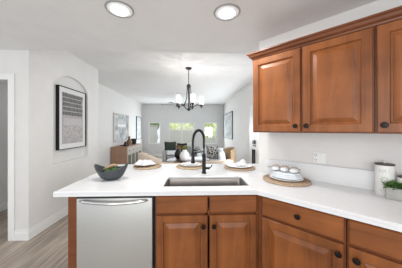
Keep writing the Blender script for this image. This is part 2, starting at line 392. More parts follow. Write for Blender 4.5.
# faucet
fx, fy = at(204, 173.3, .91)
fa = thing('kitchen_faucet', 'matte black spring pull-down faucet behind the sink', 'faucet', (fx, fy, .91))
obj('base', lathe(NB(), [(.027, 0), (.027, .006), (.021, .01), (.019, .2), (.016, .205), (.013, .21), (0, .21)]), BLACK, fa, 40)
dx, dy = -.116/.2026, -.166/.2026
path = [(0, 0, .2), (0, 0, .36)]
R = .1015
for i in range(1, 17):
    t = PI*i/16; s = R-R*math.cos(t); path.append((dx*s, dy*s, .36+R*math.sin(t)))
path.append((dx*2*R, dy*2*R, .31))
obj('spout', tube(NB(), path, .0075, 10), BLACK, fa, 0)
# coil around the rising half and the arch
coil = []
cp = [Vector(p) for p in path]
lens = [0]
for a, b in zip(cp, cp[1:]): lens.append(lens[-1]+(b-a).length)
tot = lens[-1]; turns = 46; steps = turns*8
side = Vector((-dy, dx, 0))
for i in range(steps+1):
    u = tot*.12+(tot*.88)*i/steps
    k = max(j for j in range(len(lens)-1) if lens[j] <= u+1e-9); t = (u-lens[k])/(lens[k+1]-lens[k]); p = cp[k].lerp(cp[k+1], t)
    tg = (cp[k+1]-cp[k]).normalized(); nn = side.cross(tg); an = 2*PI*i/8
    coil.append(p+(side*math.cos(an)+nn*math.sin(an))*.0125)
obj('spring_coil', tube(NB(), coil, .0026, 5), BLACK, fa, 0)
ex, ey = dx*2*R, dy*2*R
obj('spray_head', lathe(NB(), [(0, 0), (.02, 0), (.021, .012), (.0165, .03), (.0165, .095), (.010, .11), (.008, .17), (0, .17)], (ex, ey, .14)), BLACK, fa, 40)
obj('holder_arm', tube(NB(), [(0, 0, .235), (ex*.5, ey*.5, .235), (ex*.97, ey*.97, .225)], .0055, 8), BLACK, fa, 0)
bm = NB(); tube(bm, [(.015, 0, .055), (.062, -.005, .055)], .013, 12); tube(bm, [(.055, -.005, .055), (.075, -.02, .075), (.085, -.04, .10)], [.006, .005, .004], 8)
obj('handle', bm, BLACK, fa, 30)

# ------------------------------------------------------------------ cabinets
def door_bm(w, h, stile=.058, t=.02, raised=True):
    """front at y=-t, back at y=0, from (0,0) to (w,h)"""
    bm = NB(); rings = []
    prof = [(0, 0), (0, -t+.004), (.004, -t), (stile-.006, -t), (stile+.002, -t+.013), (stile+.008, -t+.0135), (stile+.038, -t+.002), (stile+.040, -t+.001)] if raised else [(0, 0), (0, -t+.006), (.007, -t)]
    for ins, y in prof:
        rings.append([bm.verts.new(p) for p in ((ins, y, ins), (w-ins, y, ins), (w-ins, y, h-ins), (ins, y, h-ins))])
    for a, b in zip(rings, rings[1:]):
        for i in range(4): bm.faces.new((a[i], a[(i+1) % 4], b[(i+1) % 4], b[i]))
    bm.faces.new(rings[0]); bm.faces.new(rings[-1]); bmesh.ops.recalc_face_normals(bm, faces=bm.faces)
    return bm
def knob_bm():
    bm = lathe(NB(), [(.008, 0), (.006, .008), (.006, .014), (.013, .018), (.0165, .023), (.014, .028), (0, .030)], seg=20)
    for v in bm.verts: x, y, z = v.co; v.co = (x*1.12, -z, y*1.12)
    return bm
def cab_box(w, d, z0, z1, m, parent, name='cabinet_body', gap=W_DARK):
    bm = NB(); bx(bm, 0, w, 0, d, z0, z1, .001, 1)
    return obj(name, bm, m, parent)
def add_door(par, x0, x1, z0, z1, m, knob=None, name='door', raised=True, stile=.058):
    d = obj(name, door_bm(x1-x0, z1-z0, stile, raised=raised), m, par, None, (x0, -.001, z0))
    if knob:
        obj('knob', knob_bm(), KNOB, d, 40, (knob[0]-x0, -.02, knob[1]-z0))
    return d
# peninsula: end panel, dishwasher, sink cabinet
FYc = 1.434
ep = NB(); bx(ep, -.977, -.911, FYc-.001, 2.05, .0, .871, .002, 1)
tag(obj('end_panel', ep, W_CROWN), 'narrow upright wood end panel at the left of the dishwasher', 'cabinet panel')
tag(obj('back_panel', bx(NB(), -.911, .62, 2.04, 2.06, 0, .871), W_V), 'wood back panel closing the peninsula on the dining side', 'cabinet panel')
dw = thing('dishwasher', 'stainless steel dishwasher with curved bar handle under the white counter', 'dishwasher', (-.9095, FYc, 0))
obj('tub', bx(NB(), 0, .6, .03, .58, .02, .868), BLACKG, dw)
obj('toe_kick', bx(NB(), .01, .585, .03+.02-.02, .032, 0, .10), BLACKG, dw) if False else None
obj('door', bx(NB(), .002, .578, -.012, .03, .11, .851, .006, 3), STEEL, dw, 40)
obj('control_strip', bx(NB(), .002, .578, -.004, .03, .8525, .868, .001), BLACK, dw)
hp = []
for i in range(17):
    t = i/16; b = math.sin(PI*t); hp.append((.035+.51*t, -.022-.028*b**.7, .835-.012*b))
obj('handle', tube(NB(), hp, [.006 if i in (0, 16) else .0125 for i in range(17)], 12), CHROME, dw, 0)

sc = thing('sink_base_cabinet', 'wood double-door base cabinet with two false drawer fronts below the sink', 'cabinet', (-.309, FYc, 0))
bm = NB(); Wc = .80
bx(bm, .0, .018, 0, .58, .1, .871); bx(bm, Wc-.018, Wc, .02, .56, .1, .871); bx(bm, .018, Wc-.018, 0.3, .58, .1, .12)
bx(bm, .018, Wc-.018, 0, .018, .1, .14); bx(bm, .018, Wc-.018, 0, .018, .84, .871); bx(bm, .018, Wc-.018, 0, .018, .70, .745); bx(bm, .388, .410, 0, .018, .14, .84)
bx(bm, .0, Wc, .06, .07, 0, .1)
obj('cabinet_body', bm, W_CROWN, sc)
pxl = lambda px: (lambda r: (r*math.cos(YAW)+math.sin(YAW))/(-r*math.sin(YAW)+math.cos(YAW))*FYc+.309)((px-201)/FPX)
dx0, dx1, dx2, dx3 = pxl(156.8), pxl(207.3), pxl(209.4), pxl(256.0)
add_door(sc, dx0, dx1, .728, .862, W_H, name='false_drawer_front', raised=False); add_door(sc, dx2, dx3, .728, .862, W_H, name='false_drawer_front', raised=False)
add_door(sc, dx0, dx1, .125, .712, W_V, (dx1-.033, .632)); add_door(sc, dx2, dx3, .125, .712, W_V, (dx2+.033, .632))
# angled run of base cabinets
FX0, FY0 = .4936, 1.434
def run_pt(t, off=0): return (FX0+t*S+off*S, FY0-t*S+off*S, 0)
def base_cab(label, t0, w, wall_d, doors):
    c = thing('base_cabinet', label, 'cabinet', run_pt(t0), R45, None)
    bm = NB(); bx(bm, 0, w, 0, .57, .1, .871, .001, 1); bx(bm, 0, w, .06, .55, 0, .1)
    obj('cabinet_body', bm, W_CROWN, c)
    for (x0, x1, z0, z1, kind, kn) in doors:
        add_door(c, x0, x1, z0, z1, W_V if kind == 'door' else W_H, kn, name=kind, raised=(kind == 'door'))
    return c
tag(obj('corner_filler', bx(NB(), -.012, .0125, .001, .02, 0, .871), W_V, None, None, run_pt(-.002), R45), 'narrow upright wood filler strip in the inside corner of the base cabinets', 'cabinet filler')
base_cab('wood base cabinet with one drawer and door nearest the inside corner', .012, .545, 0, [(.036, .535, .722, .862, 'drawer', (.292, .797)), (.036, .535, .125, .705, 'door', (.512, .65))])
base_cab('wood base cabinet with drawer at the right edge below the potted plant', .560, .62, 0, [(.008, .60, .722, .862, 'drawer', (.36, .795)), (.008, .60, .125, .705, 'door', (.045, .65))])
# upper cabinets
UX, UY = .5575, 1.7325
def up_pt(t): return (UX+t*S, UY-t*S, 0)
def upper(label, t0, w, doors):
    c = thing('upper_cabinet', label, 'cabinet', up_pt(t0), R45)
    obj('cabinet_body', bx(NB(), 0, w, 0, .32, 1.353, 2.05, .001, 1), W_CROWN, c)
    for (x0, x1, kn) in doors: add_door(c, x0, x1, 1.362, 2.035, W_V, kn, stile=.06)
upper('wide wood upper cabinet with two raised-panel doors nearest the hanging lamp side', 0, .846, [(.008, .416, (.385, 1.408)), (.431, .838, (.462, 1.408))])
upper('wood upper cabinet at the right edge above the white canister', .848, .8, [(.010, .41, (.042, 1.408)), (.43, .79, (.75, 1.408))])
# crown moulding: profile swept along front, with a mitred return on the left end
prof = [(0, 0), (.006, 0), (.010, .012), (.026, .022), (.034, .040), (.045, .046), (.045, .058), (0, .058)]
bm = NB(); rows = []
for (o_, h_) in prof:
    rows.append([bm.verts.new(p) for p in ((-o_, .33, 2.044+h_), (-o_, -o_-.002, 2.044+h_), (1.70, -o_-.002, 2.044+h_))])
for i in range(len(rows)):
    a, b = rows[i], rows[(i+1) % len(rows)]
    for k in (0, 1): bm.faces.new((a[k], a[k+1], b[k+1], b[k]))
bm.faces.new([r[0] for r in rows]); bm.faces.new([r[2] for r in rows]); bmesh.ops.recalc_face_normals(bm, faces=bm.faces)
bx(bm, .0, 1.7, -.001, .32, 2.06, 2.10)
tag(obj('crown_moulding', bm, W_CROWN, None, None, up_pt(0), R45), 'dark stepped wood crown moulding running along the top of the upper cabinets', 'moulding')

# outlet plate
ox = 0.0
def wall_px(px):  # local x on the kitchen wall seen at pixel column
    D = (S*(WX+WY))*265.28/(px-8); X, Y = campt(px, D); return ((X-WX)*S-(Y-WY)*S)
u0, u1 = wall_px(313), wall_px(326)
op = thing('outlet_plate', 'white double wall plate with outlet and switch on the wall above the backsplash', 'outlet', (WX+(u0+u1)/2*S, WY-(u0+u1)/2*S, 1.125), R45)
hw = (u1-u0)/2
obj('plate', bx(NB(), -hw, hw, -.007, -.001, -.05, .05, .003), PLASTIC, op)
obj('socket', bx(NB(), -hw*.85, -hw*.15, -.010, -.0072, -.042, .042, .002), PLASTIC, op)
bm = NB()
for z in (-.022, .022):
    bx(bm, -hw*.68, -hw*.60, -.0115, -.0102, z-.006, z+.010); bx(bm, -hw*.42, -hw*.34, -.0115, -.0102, z-.006, z+.010); bx(bm, -hw*.56, -hw*.46, -.0115, -.0102, z-.016, z-.010)
obj('socket_slots', bm, SLOT, op)
obj('rocker_switch', bx(NB(), hw*.2, hw*.8, -.011, -.0072, -.036, .036, .002), PLASTIC, op)
obj('switch_bezel', bx(NB(), hw*.16, hw*.84, -.0078, -.007, -.039, .039), PLASTIC, op).name = 'switch_surround'  # rocker surround in the same white plastic as the plate

# ------------------------------------------------------------------ recessed lights
lamp0 = None
for (x, y, lab) in ((-.619, 1.52, 'round glowing flush ceiling light, the left one of the pair over the counter'), (.270, 1.53, 'round glowing flush ceiling light, the one nearer the upper cabinets')):
    if lamp0 is None:
        l = thing('ceiling_light', lab, 'ceiling light', (x, y, KC), 0, 'flush ceiling lights in the kitchen'); lamp0 = l
        obj('trim_ring', lathe(NB(), [(.112, 0), (.1125, -.004), (.108, -.009), (.100, -.010), (.099, -.004), (.104, 0)], seg=48), mat('lamp_trim', (.33, .33, .33), .4), l, 50)
        obj('inner_ring', lathe(NB(), [(.0985, -.001), (.0985, -.006), (.080, -.010), (.074, -.016), (.066, -.012), (.066, -.001)], seg=48), mat('lamp_baffle', (.9, .9, .9), .3, emit=(1, 1, 1), estr=.12), l, 50)
        obj('lens', lathe(NB(), [(.066, -.002), (.064, -.014), (.03, -.017), (0, -.018)], seg=40), LED, l, 0)
    else:
        l = copy_tree(lamp0); l.location = (x, y, KC); l['label'] = lab
    d = bpy.data.lights.new('ceiling_lamp', 'AREA'); d.shape = 'DISK'; d.size = .16; d.energy = 9; d.color = (1, .97, .93)
    lo = bpy.data.objects.new('ceiling_lamp', d); C.objects.link(lo); lo.location = (x, y, KC-.03)

# ------------------------------------------------------------------ framed picture in the arched niche
pf = thing('framed_print', 'black framed grey print with rows of dark lettering hanging in the arched niche', 'picture', (LX, (2.845+3.545)/2, 1.06))
HW = .35; H = 1.005
def yz(bm):  # local x = toward +X, y along wall
    return bm
bm = NB(); T0, T1 = -.043, .006; fwid = .011
bx(bm, T0, T1, -HW, HW, 0, fwid); bx(bm, T0, T1, -HW, HW, H-fwid, H); bx(bm, T0, T1, -HW, -HW+fwid, fwid, H-fwid); bx(bm, T0, T1, HW-fwid, HW, fwid, H-fwid)
obj('frame', bm, BLACK, pf)
obj('mat_board', bx(NB(), T0, -.010, -HW+fwid, HW-fwid, fwid, H-fwid), PAPERW, pf)
px0, px1, pz0, pz1 = -HW+.085, HW-.085, .09, H-.085
obj('print', bx(NB(), -.0099, -.008, px0, px1, pz0, pz1), PRINT, pf)
bm = NB(); rowh = .058
for r in range(5):
    z1 = pz1-.012-r*(rowh+.016); y = px0+.012
    while y < px1-.03:
        wd = random.choice((.018, .024, .03, .014)); bx(bm, -.0079, -.0065, y, min(y+wd, px1-.01), z1-rowh, z1); y += wd+.009
obj('lettering', bm, GLYPH, pf)
bm = NB()
for k in range(4):
    pts = [(-.0072, px0+.03+(px1-px0-.06)*i/14, pz0+.10+.07*k+.035*math.sin(i*1.3+k)+.03*math.cos(i*.7+2*k)) for i in range(15)]
    tube(bm, pts, .003, 4)
for k in range(10): bx(bm, -.0079, -.007, px0+.04, px1-.04, pz1-.42-k*.011, pz1-.417-k*.011)
obj('line_drawing', bm, PAPERW, pf)

# ------------------------------------------------------------------ things on the counter
Z = .9105
# boat-shaped bowl
bxx, byy = at(111.5, 179.2, .91)
bw = thing('decorative_bowl', 'charcoal boat-shaped bowl with pointed ends on the left end of the counter', 'bowl', (bxx, byy, Z), 0)
bm = NB(); n, m_ = 40, 8; g = {}
a_, b_ = .158, .10
def bowlpt(u, v, sh):
    ang = 2*PI*u; c, s_ = math.cos(ang), math.sin(ang)
    rim = .085+.055*abs(c)**3+(.012 if c > 0 else 0)
    k = v**.62; q = .28+.72*k
    return Vector(((a_-sh)*c*(.26+.74*v**.55), (b_-sh)*s_*(.30+.70*v**.5)*(1-.30*abs(c)**4), sh*.8+(rim-(sh*.8 if v < 1 else 0))*v**1.35))
for lay, sh in ((0, 0), (1, .006)):
    for i in range(n):
        for j in range(m_+1): g[lay, i, j] = bm.verts.new(bowlpt(i/n, j/m_, sh))
for i in range(n):
    i2 = (i+1) % n
    for j in range(m_):
        bm.faces.new((g[0, i, j], g[0, i2, j], g[0, i2, j+1], g[0, i, j+1])); bm.faces.new((g[1, i, j], g[1, i, j+1], g[1, i2, j+1], g[1, i2, j]))
    bm.faces.new((g[0, i, m_], g[0, i2, m_], g[1, i2, m_], g[1, i, m_]))
bm.faces.new([g[0, i, 0] for i in range(n)][::-1]); bm.faces.new([g[1, i, 0] for i in range(n)])
bmesh.ops.recalc_face_normals(bm, faces=bm.faces)
obj('shell', bm, SLATE, bw, 60)
for (x, y, z, s, lab) in ((.045, -.02, .082, .036, 'dark green moss ball in the charcoal bowl, the large right one'), (-.03, -.015, .072, .030, 'dark green moss ball in the charcoal bowl, the low middle one'), (.0, .045, .078, .032, 'dark green moss ball in the charcoal bowl, tucked behind the others')):
    tag(obj('moss_ball', blob(NB(), (0, 0, 0), (s, s, s*.9), 4, .09), MOSS, None, 0, (bxx+x, byy+y, Z+z)), lab, 'moss ball', 'moss balls in the bowl')
bm = NB(); tube(bm, [(-.08, .02, .0), (-.03, .03, .022), (.02, .03, .038), (.05, .03, .03)], [.008, .016, .014, .006], 8)
tag(obj('driftwood_piece', bm, LTWOOD, None, 0, (bxx-.01, byy+.01, Z+.088)), 'pale tan piece of driftwood lying in the charcoal bowl', 'driftwood')

def charger(px, py, r, m, lab, sy=1):
    x, y = at(px, py, .91)
    bm = NB(); lathe(bm, [(r*.3, 0), (r*.96, 0), (r, .004), (r, .009), (r*.95, .012), (r*.3, .009), (0, .009)], seg=56)
    k = 0
    for rr in [r*f for f in (.45, .6, .72, .83, .94)]:
        tube(bm, [(rr*math.cos(2*PI*i/48), rr*math.sin(2*PI*i/48), .0105+.0012*(i % 2)) for i in range(49)], .005, 6)
    o = obj('woven_charger', bm, m, None, 0, (x, y, Z)); tag(o, lab, 'charger plate', 'woven chargers on the counter')
    return x, y
def plate(x, y, z, r, m, lab, grp='plates on the chargers'):
    bm = lathe(NB(), [(0, 0), (r*.6, 0), (r*.66, .004), (r, .015), (r*.995, .019), (r*.64, .008), (0, .006)], seg=48)
    tag(obj('dinner_plate', bm, m, None, 45, (x, y, z)), lab, 'plate', grp)
def napkin(x, y, z, sx, sy, h, m, lab, seed, rot=0):
    rnd = random.Random(seed); bm = NB(); n = 22; g = {}
    ph = [rnd.uniform(0, 6) for _ in range(4)]
    for i in range(n+1):
        for j in range(n+1):
            u, v = i/n*2-1, j/n*2-1; rr = min(1, (u*u+v*v)**.5)
            f = max(0, 1-rr**2.2)
            zz = h*f*(.62+.38*math.sin(5*u+ph[0]+2*v)*math.cos(4*v+ph[1]+u))
            q = 1+.08*math.sin(5*math.atan2(v, u)+ph[2])
            a = u*math.sqrt(1-v*v/2); b = v*math.sqrt(1-u*u/2)
            g[i, j] = bm.verts.new((a*sx*q, b*sy*q, .004+zz))
    for i in range(n):
        for j in range(n): bm.faces.new((g[i, j], g[i+1, j], g[i+1, j+1], g[i, j+1]))
    ge = bmesh.ops.extrude_face_region(bm, geom=list(bm.faces)); 
    for v in [q for q in ge['geom'] if isinstance(q, bmesh.types.BMVert)]: v.co.z = max(v.co.z-.004, 0)
    bmesh.ops.recalc_face_normals(bm, faces=bm.faces)
    tag(obj('napkin', bm, m, None, 0, (x, y, z), rot), lab, 'napkin', 'napkins on the plates')
x, y = charger(147.5, 166.8, .175, WICKER2, 'straw woven charger at the place setting beside the charcoal bowl')
plate(x-.035, y-.01, Z+.0165, .13, CHINAD, 'dark brown plate under the white napkin beside the charcoal bowl')
napkin(x-.035, y, Z+.034, .13, .10, .075, LINENW, 'crumpled white napkin with grey pattern on the dark brown plate', 3)
x, y = charger(191, 166.6, .185, WICKER2, 'straw woven charger partly behind the black faucet')
plate(x, y, Z+.0165, .135, CHINA, 'white plate partly behind the black faucet')
napkin(x-.015, y+.02, Z+.033, .09, .07, .03, LINENW, 'low white napkin on the plate behind the faucet', 5)
x, y = charger(239.3, 167.8, .192, WICKER, 'tan woven charger right of the faucet with a white plate')
plate(x, y, Z+.0165, .15, CHINA, 'white plate with scalloped white napkin right of the faucet')
napkin(x+.03, y+.01, Z+.033, .075, .06, .075, LINENW, 'white knotted napkin on the plate right of the faucet', 9)
# near right setting
x, y = charger(286, 180.3, .205, WICKER, 'large tan woven charger in the corner of the counter under the upper cabinets')
plate(x, y, Z+.0165, .145, CHINA, 'white plate on the large tan charger in the counter corner')
ct = NB()
for q in range(3):
    rr = .132-.006*q; ring = []; top = []
    z0 = .016*q
    for i in range(60):
        a = 2*PI*i/60; k = rr*(1+.035*math.sin(9*a+q)); ring.append(ct.verts.new((k*math.cos(a), k*.82*math.sin(a), z0))); top.append((k*math.cos(a)*.98, k*.82*math.sin(a)*.98, z0+.0145))
    tv = [ct.verts.new(p) for p in top]
    for i in range(60): ct.faces.new((ring[i], ring[(i+1) % 60], tv[(i+1) % 60], tv[i]))
    ct.faces.new(ring); ct.faces.new(tv)
bmesh.ops.recalc_face_normals(ct, faces=ct.faces)
tag(obj('folded_cloth', ct, LINEN, None, 60, (x, y, Z+.036), R45), 'folded pale blue cloth stacked on the plate in the counter corner', 'cloth')
zt = Z+.036+.048
for k, (dxx, lab) in enumerate(((-.085, 'white rolled napkin with tan beads, leftmost of the row on the blue cloth'), (-.005, 'white rolled napkin with tan beads, middle of the row on the blue cloth'), (.075, 'white rolled napkin with tan beads, rightmost of the row on the blue cloth'))):
    t = thing('rolled_napkin', lab, 'napkin', (x+dxx*S*1.0-.02*S, y-dxx*S-.02*S, zt), R45, 'rolled napkins on the blue cloth')
    obj('roll', blob(NB(), (0, 0, .0225), (.034, .06, .0225), 3, .02), LINENW, t, 0)
    bm = NB()
    for i in range(9):
        a = PI*i/8; blob(bm, (.034*math.cos(a), .01, .0235+.025*math.sin(a)), (.0065,)*3, 1)
    obj('bead_ring', bm, BEAD, t, 0)
bm = NB()
for i in range(14):
    a = random.uniform(0, 6.28); leaf(bm, (random.uniform(-.02, .02), 0, .01), (math.cos(a), math.sin(a), .6), .04, .014)
tag(obj('greenery_sprig', bm, mat('pale_sage', (.42, .45, .25), .7, vary=.3), None, 0, (x+.075*S+.04, y-.075*S+.035, zt)), 'small yellow-green sprig at the right end of the napkins', 'sprig')
bm = NB()
for i in range(12):
    a = random.uniform(1.8, 4.2); leaf(bm, (random.uniform(-.03, .02), random.uniform(-.02, .02), .015), (math.cos(a), math.sin(a), .5), .055, .018)
tag(obj('fabric_blossom', bm, LINENW, None, 0, (x-.085*S-.03, y+.085*S+.045, zt)), 'small white fabric blossom at the left end of the napkins', 'flower')

# canisters
def canister(px, D, r, h, lab, text=True):
    cx, cy = campt(px, D)
    fdir = math.atan2(-cy, -cx)
    c = thing('canister', lab, 'canister', (cx, cy, Z), fdir, 'white canisters by the wall')
    obj('body', lathe(NB(), [(0, 0), (r*.97, 0), (r, .004), (r, h-.012), (r*.985, h-.008), (0, h-.008)], seg=48), TIN, c, 40)
    ld = obj('lid', lathe(NB(), [(0, h-.0075), (r*1.02, h-.0075), (r*1.03, h-.003), (r*1.02, h+.002), (0, h+.004)], seg=48), LID, c, 40)
    obj('lid_knob', lathe(NB(), [(.006, 0), (.006, .006), (.012, .01), (.011, .018), (0, .02)], (0, 0, h+.0045), 20), TIN, ld, 40)
    if text:
        bm = NB(); rr = r+.0006
        def stroke(pts):
            tube(bm, [(rr*math.cos(a), rr*math.sin(a), z) for a, z in pts], .0013, 4)
        def word(zc, hh, glyphs, span):
            n = len(glyphs)
            for i, gl in enumerate(glyphs):
                a0 = -span/2+span*(i+.5)/n; wd = span/n*.32
                if gl == 'O': stroke([(a0+wd*math.cos(t*PI/6), zc+hh*math.sin(t*PI/6)) for t in range(13)])
                elif gl == 'I': stroke([(a0, zc-hh), (a0, zc+hh)])
                elif gl == 'U': stroke([(a0-wd, zc+hh), (a0-wd, zc-hh*.5), (a0, zc-hh), (a0+wd, zc-hh*.5), (a0+wd, zc+hh)])
                elif gl == 'L': stroke([(a0-wd, zc+hh), (a0-wd, zc-hh), (a0+wd, zc-hh)])
                elif gl == 'F': stroke([(a0+wd, zc+hh), (a0-wd, zc+hh), (a0-wd, zc-hh)]); stroke([(a0-wd, zc), (a0+wd*.6, zc)])
                elif gl == 'R': stroke([(a0-wd, zc-hh), (a0-wd, zc+hh), (a0+wd, zc+hh*.6), (a0-wd, zc), (a0+wd, zc-hh)])
                elif gl == 'C': stroke([(a0+wd*.8, zc+hh*.8), (a0, zc+hh), (a0-wd, zc), (a0, zc-hh), (a0+wd*.8, zc-hh*.8)])
                elif gl == 'A': stroke([(a0-wd, zc-hh), (a0, zc+hh), (a0+wd, zc-hh)])
        word(h*.80, .010, 'RUCI', 1.15); obj('lettering', bm, INK, c, 0)
        bm = NB(); word(h*.20, .008, 'LUC', .9); obj('lettering', bm, INK, c, 0)
        bm = NB()
        for i in range(16):
            a = 2*PI*i/16; blob(bm, (rr*math.cos(.3*math.cos(a)), rr*math.sin(.3*math.cos(a)), h*.5+.022*math.sin(a)), (.003, .006, .004), 1)
        obj('wreath_print', bm, PALEG, c, 0)
canister(384.6, 1.315, .052, .222, 'tall white canister with dark wooden lid and grey lettering behind the plant')
canister(405, 1.235, .036, .15, 'smaller white canister at the right edge behind the potted plant', False)

# trough planter
tx, ty = campt(386, 1.236); tx += .10*S+.035*S; ty += -.10*S+.035*S
pp = thing('planter', 'grey concrete trough planter at the right end of the counter', 'planter', (tx, ty, Z), R45)
tx0 = -.098
bm = NB(); bx(bm, -.10, .10, -.035, .035, 0, .078, .004)
r0 = [f for f in bm.faces if f.calc_center_median().z > .0775 and f.normal.z > .9]
r_ = bmesh.ops.inset_region(bm, faces=r0, thickness=.008); 
for v in {v for f in r0 for v in f.verts}: v.co.z -= .02
obj('pot', bm, CONC, pp)
obj('soil', bx(NB(), -.088, .088, -.024, .024, .052, .062), LID, pp)
bm = NB()
for i in range(330):
    a = random.uniform(0, 2*PI); bxp = (random.uniform(-.09, .09), random.uniform(-.026, .026), .066+random.uniform(0, .035))
    leaf(bm, bxp, (math.cos(a), math.sin(a), random.uniform(.1, 1.1)), random.uniform(.03, .055), random.uniform(.014, .024), .3)
for i in range(25):
    x_, y_ = random.uniform(-.08, .08), random.uniform(-.03, .03); tube(bm, [(x_, y_, .062), (x_*1.1, y_*1.1, .10)], .0015, 5)
obj('foliage', bm, mat('succulent_green', (.16, .30, .09), .5, vary=.55, vscale=60), pp, 0)

# ------------------------------------------------------------------ chandelier
def gobo(d, k):   # noise in the bulb's emission imitates streaks thrown through moulded glass
    d.use_nodes = True; N = d.node_tree.nodes; L = d.node_tree.links; em = N['Emission']
    tc = N.new('ShaderNodeTexCoord'); sp = N.new('ShaderNodeSeparateXYZ'); L.new(tc.outputs['Normal'], sp.inputs[0])
    a = N.new('ShaderNodeMath'); a.operation = 'ARCTAN2'; L.new(sp.outputs[1], a.inputs[0]); L.new(sp.outputs[0], a.inputs[1])
    ab = N.new('ShaderNodeMath'); ab.operation = 'MULTIPLY'; ab.inputs[1].default_value = 3.0; L.new(a.outputs[0], ab.inputs[0])
    cb = N.new('ShaderNodeCombineXYZ'); L.new(ab.outputs[0], cb.inputs[0]); cb.inputs[1].default_value = k*3.7
    z2 = N.new('ShaderNodeMath'); z2.operation = 'MULTIPLY'; z2.inputs[1].default_value = .8; L.new(sp.outputs[2], z2.inputs[0]); L.new(z2.outputs[0], cb.inputs[2])
    n = N.new('ShaderNodeTexNoise'); n.inputs['Scale'].default_value = 2.2; n.inputs['Detail'].default_value = 3; L.new(cb.outputs[0], n.inputs[0])
    m = N.new('ShaderNodeMapRange'); m.inputs[1].default_value = .48; m.inputs[2].default_value = .62; m.inputs[3].default_value = .1; m.inputs[4].default_value = 4.0; L.new(n.outputs[0], m.inputs[0])
    L.new(m.outputs[0], em.inputs['Strength'])
chx, chy = campt(188.7, 3.79)
ch = thing('chandelier', 'dark iron five-arm chandelier with frosted glass cylinder shades over the dining table', 'chandelier', (chx, chy, HC))
obj('canopy', lathe(NB(), [(0, 0), (.066, 0), (.066, -.012), (.045, -.03), (.012, -.038), (0, -.038)]), IRON, ch, 40)
obj('stem', tube(NB(), [(0, 0, -.03), (0, 0, -.36)], .008, 8), IRON, ch, 0)
obj('hub', lathe(NB(), [(0, -.33), (.018, -.335), (.042, -.36), (.045, -.385), (.028, -.40), (.020, -.43), (.012, -.60), (.012, -.83), (.028, -.85), (.034, -.87), (.015, -.895), (0, -.90)], seg=20), IRON, ch, 40)
for k in range(5):
    a = math.radians(1+72*k)+0; c, s_ = math.cos(a), math.sin(a)
    pts = [(.02, -.37), (.045, -.46), (.055, -.58), (.07, -.68), (.10, -.77)]
    arm = NB(); tube(arm, [(c*r, s_*r, z) for r, z in ((.03, -.37), (.045, -.48), (.05, -.60), (.075, -.70), (.12, -.78))]+[], .008, 8)
    tube(arm, [(c*r, s_*r, z) for r, z in ((.01, -.86), (.06, -.85), (.12, -.79), (.18, -.765), (.24, -.785), (.262, -.80))], .009, 8)
    ao = obj('arm', arm, IRON, ch, 0)
    obj('candle_cup', lathe(NB(), [(0, -.835), (.012, -.83), (.016, -.81), (.030, -.79), (.034, -.775), (.030, -.765), (.022, -.755), (0, -.75)], (c*.265, s_*.265, 0), 20), IRON, ao, 40)
    obj('glass_shade', lathe(NB(), [(.02, -.762), (.048, -.758), (.05, -.75), (.05, -.59), (.047, -.59), (.047, -.752), (.02, -.756)], (c*.265, s_*.265, 0), 28), SHADE, ao, 40)
    d = bpy.data.lights.new('chandelier_bulb', 'POINT'); d.energy = 1.15; d.shadow_soft_size = .004; d.color = (1, .93, .88)
    gobo(d, k); lo = bpy.data.objects.new('chandelier_bulb', d); C.objects.link(lo); lo.location = (chx+c*.265, chy+s_*.265, HC-.56)

# ceiling fan
fx, fy = campt(178.5, 7.0)
fn = thing('ceiling_fan', 'dark ceiling fan with long blades hanging in the living room', 'ceiling fan', (fx, fy, HC))
obj('downrod', tube(NB(), [(0, 0, 0), (0, 0, -.28)], .014, 8), BLACK, fn, 0)
obj('motor', lathe(NB(), [(0, -.26), (.05, -.27), (.10, -.30), (.11, -.36), (.07, -.40), (0, -.41)]), BLACK, fn, 40)
for k in range(5):
    a = math.radians(175+72*k); bm = NB(); bx(bm, .09, .66, -.06, .06, -.338, -.33, .002)
    for v in bm.verts:
        t = (v.co.x-.09)/.57; v.co.y *= .7+.5*t; v.co.z += v.co.y*.15
    obj('fan_blade', bm, BLACK, fn, None, None, a)

# ------------------------------------------------------------------ living room
# sideboard
sbt = thing('sideboard', 'long brown sideboard with whitewashed drawers and olive doors against the left wall', 'sideboard', (NX+.02, 5.80, 0))
Ls, Ds, Hs = 1.5, .50, .83
obj('cabinet_body', bx(NB(), 0, Ds, 0, Ls, .08, Hs-.02, .003), SB_BR, sbt)
obj('top_board', bx(NB(), 0, Ds+.01, -.01, Ls+.01, Hs-.02, Hs, .003), SB_BR, sbt)
for yy in (.02, Ls-.06):
    for xx in (.02, Ds-.06): obj('leg', bx(NB(), xx, xx+.04, yy, yy+.04, 0, .08), SB_BR, sbt)
for k in range(4):
    y0 = .02+k*(Ls-.04)/4; y1 = y0+(Ls-.04)/4-.012
    dr = obj('drawer', bx(NB(), Ds+.0005, Ds+.016, y0, y1, .60, .795, .003), SB_LT, sbt)
    obj('ring_pull', tube(NB(), [(Ds+.02, (y0+y1)/2+.025*math.cos(t*PI/6), .69+.025*math.sin(t*PI/6)) for t in range(13)], .004, 6), BLACK, dr, 0)
    bm = NB(); do = obj('door', bx(bm, Ds+.0005, Ds+.014, y0, y1, .10, .59, .003), SB_LT, sbt)
    obj('door_panel', bx(NB(), Ds+.0142, Ds+.018, y0+.045, y1-.045, .13, .56, .001), SB_DK, do)
bx_, by_ = NX+.02, 5.80
tag(obj('figurine', (lambda b: (tube(b, [(0, 0, 0), (0, .02, .06), (.01, .0, .12), (.05, -.02, .15)], [.05, .045, .03, .012], 10), b)[-1])(NB()), BLACK, None, 0, (bx_+.36, by_+.2, Hs+.008)), 'small black figurine at the near end of the sideboard', 'figurine')
tag(obj('book', bx(NB(), -.14, .14, -.1, .1, 0, .03, .003), mat('dark_red_cover', (.10, .03, .03), .5), None, None, (bx_+.3, by_+.42, Hs+.001)), 'flat dark red book lying on the sideboard', 'book')
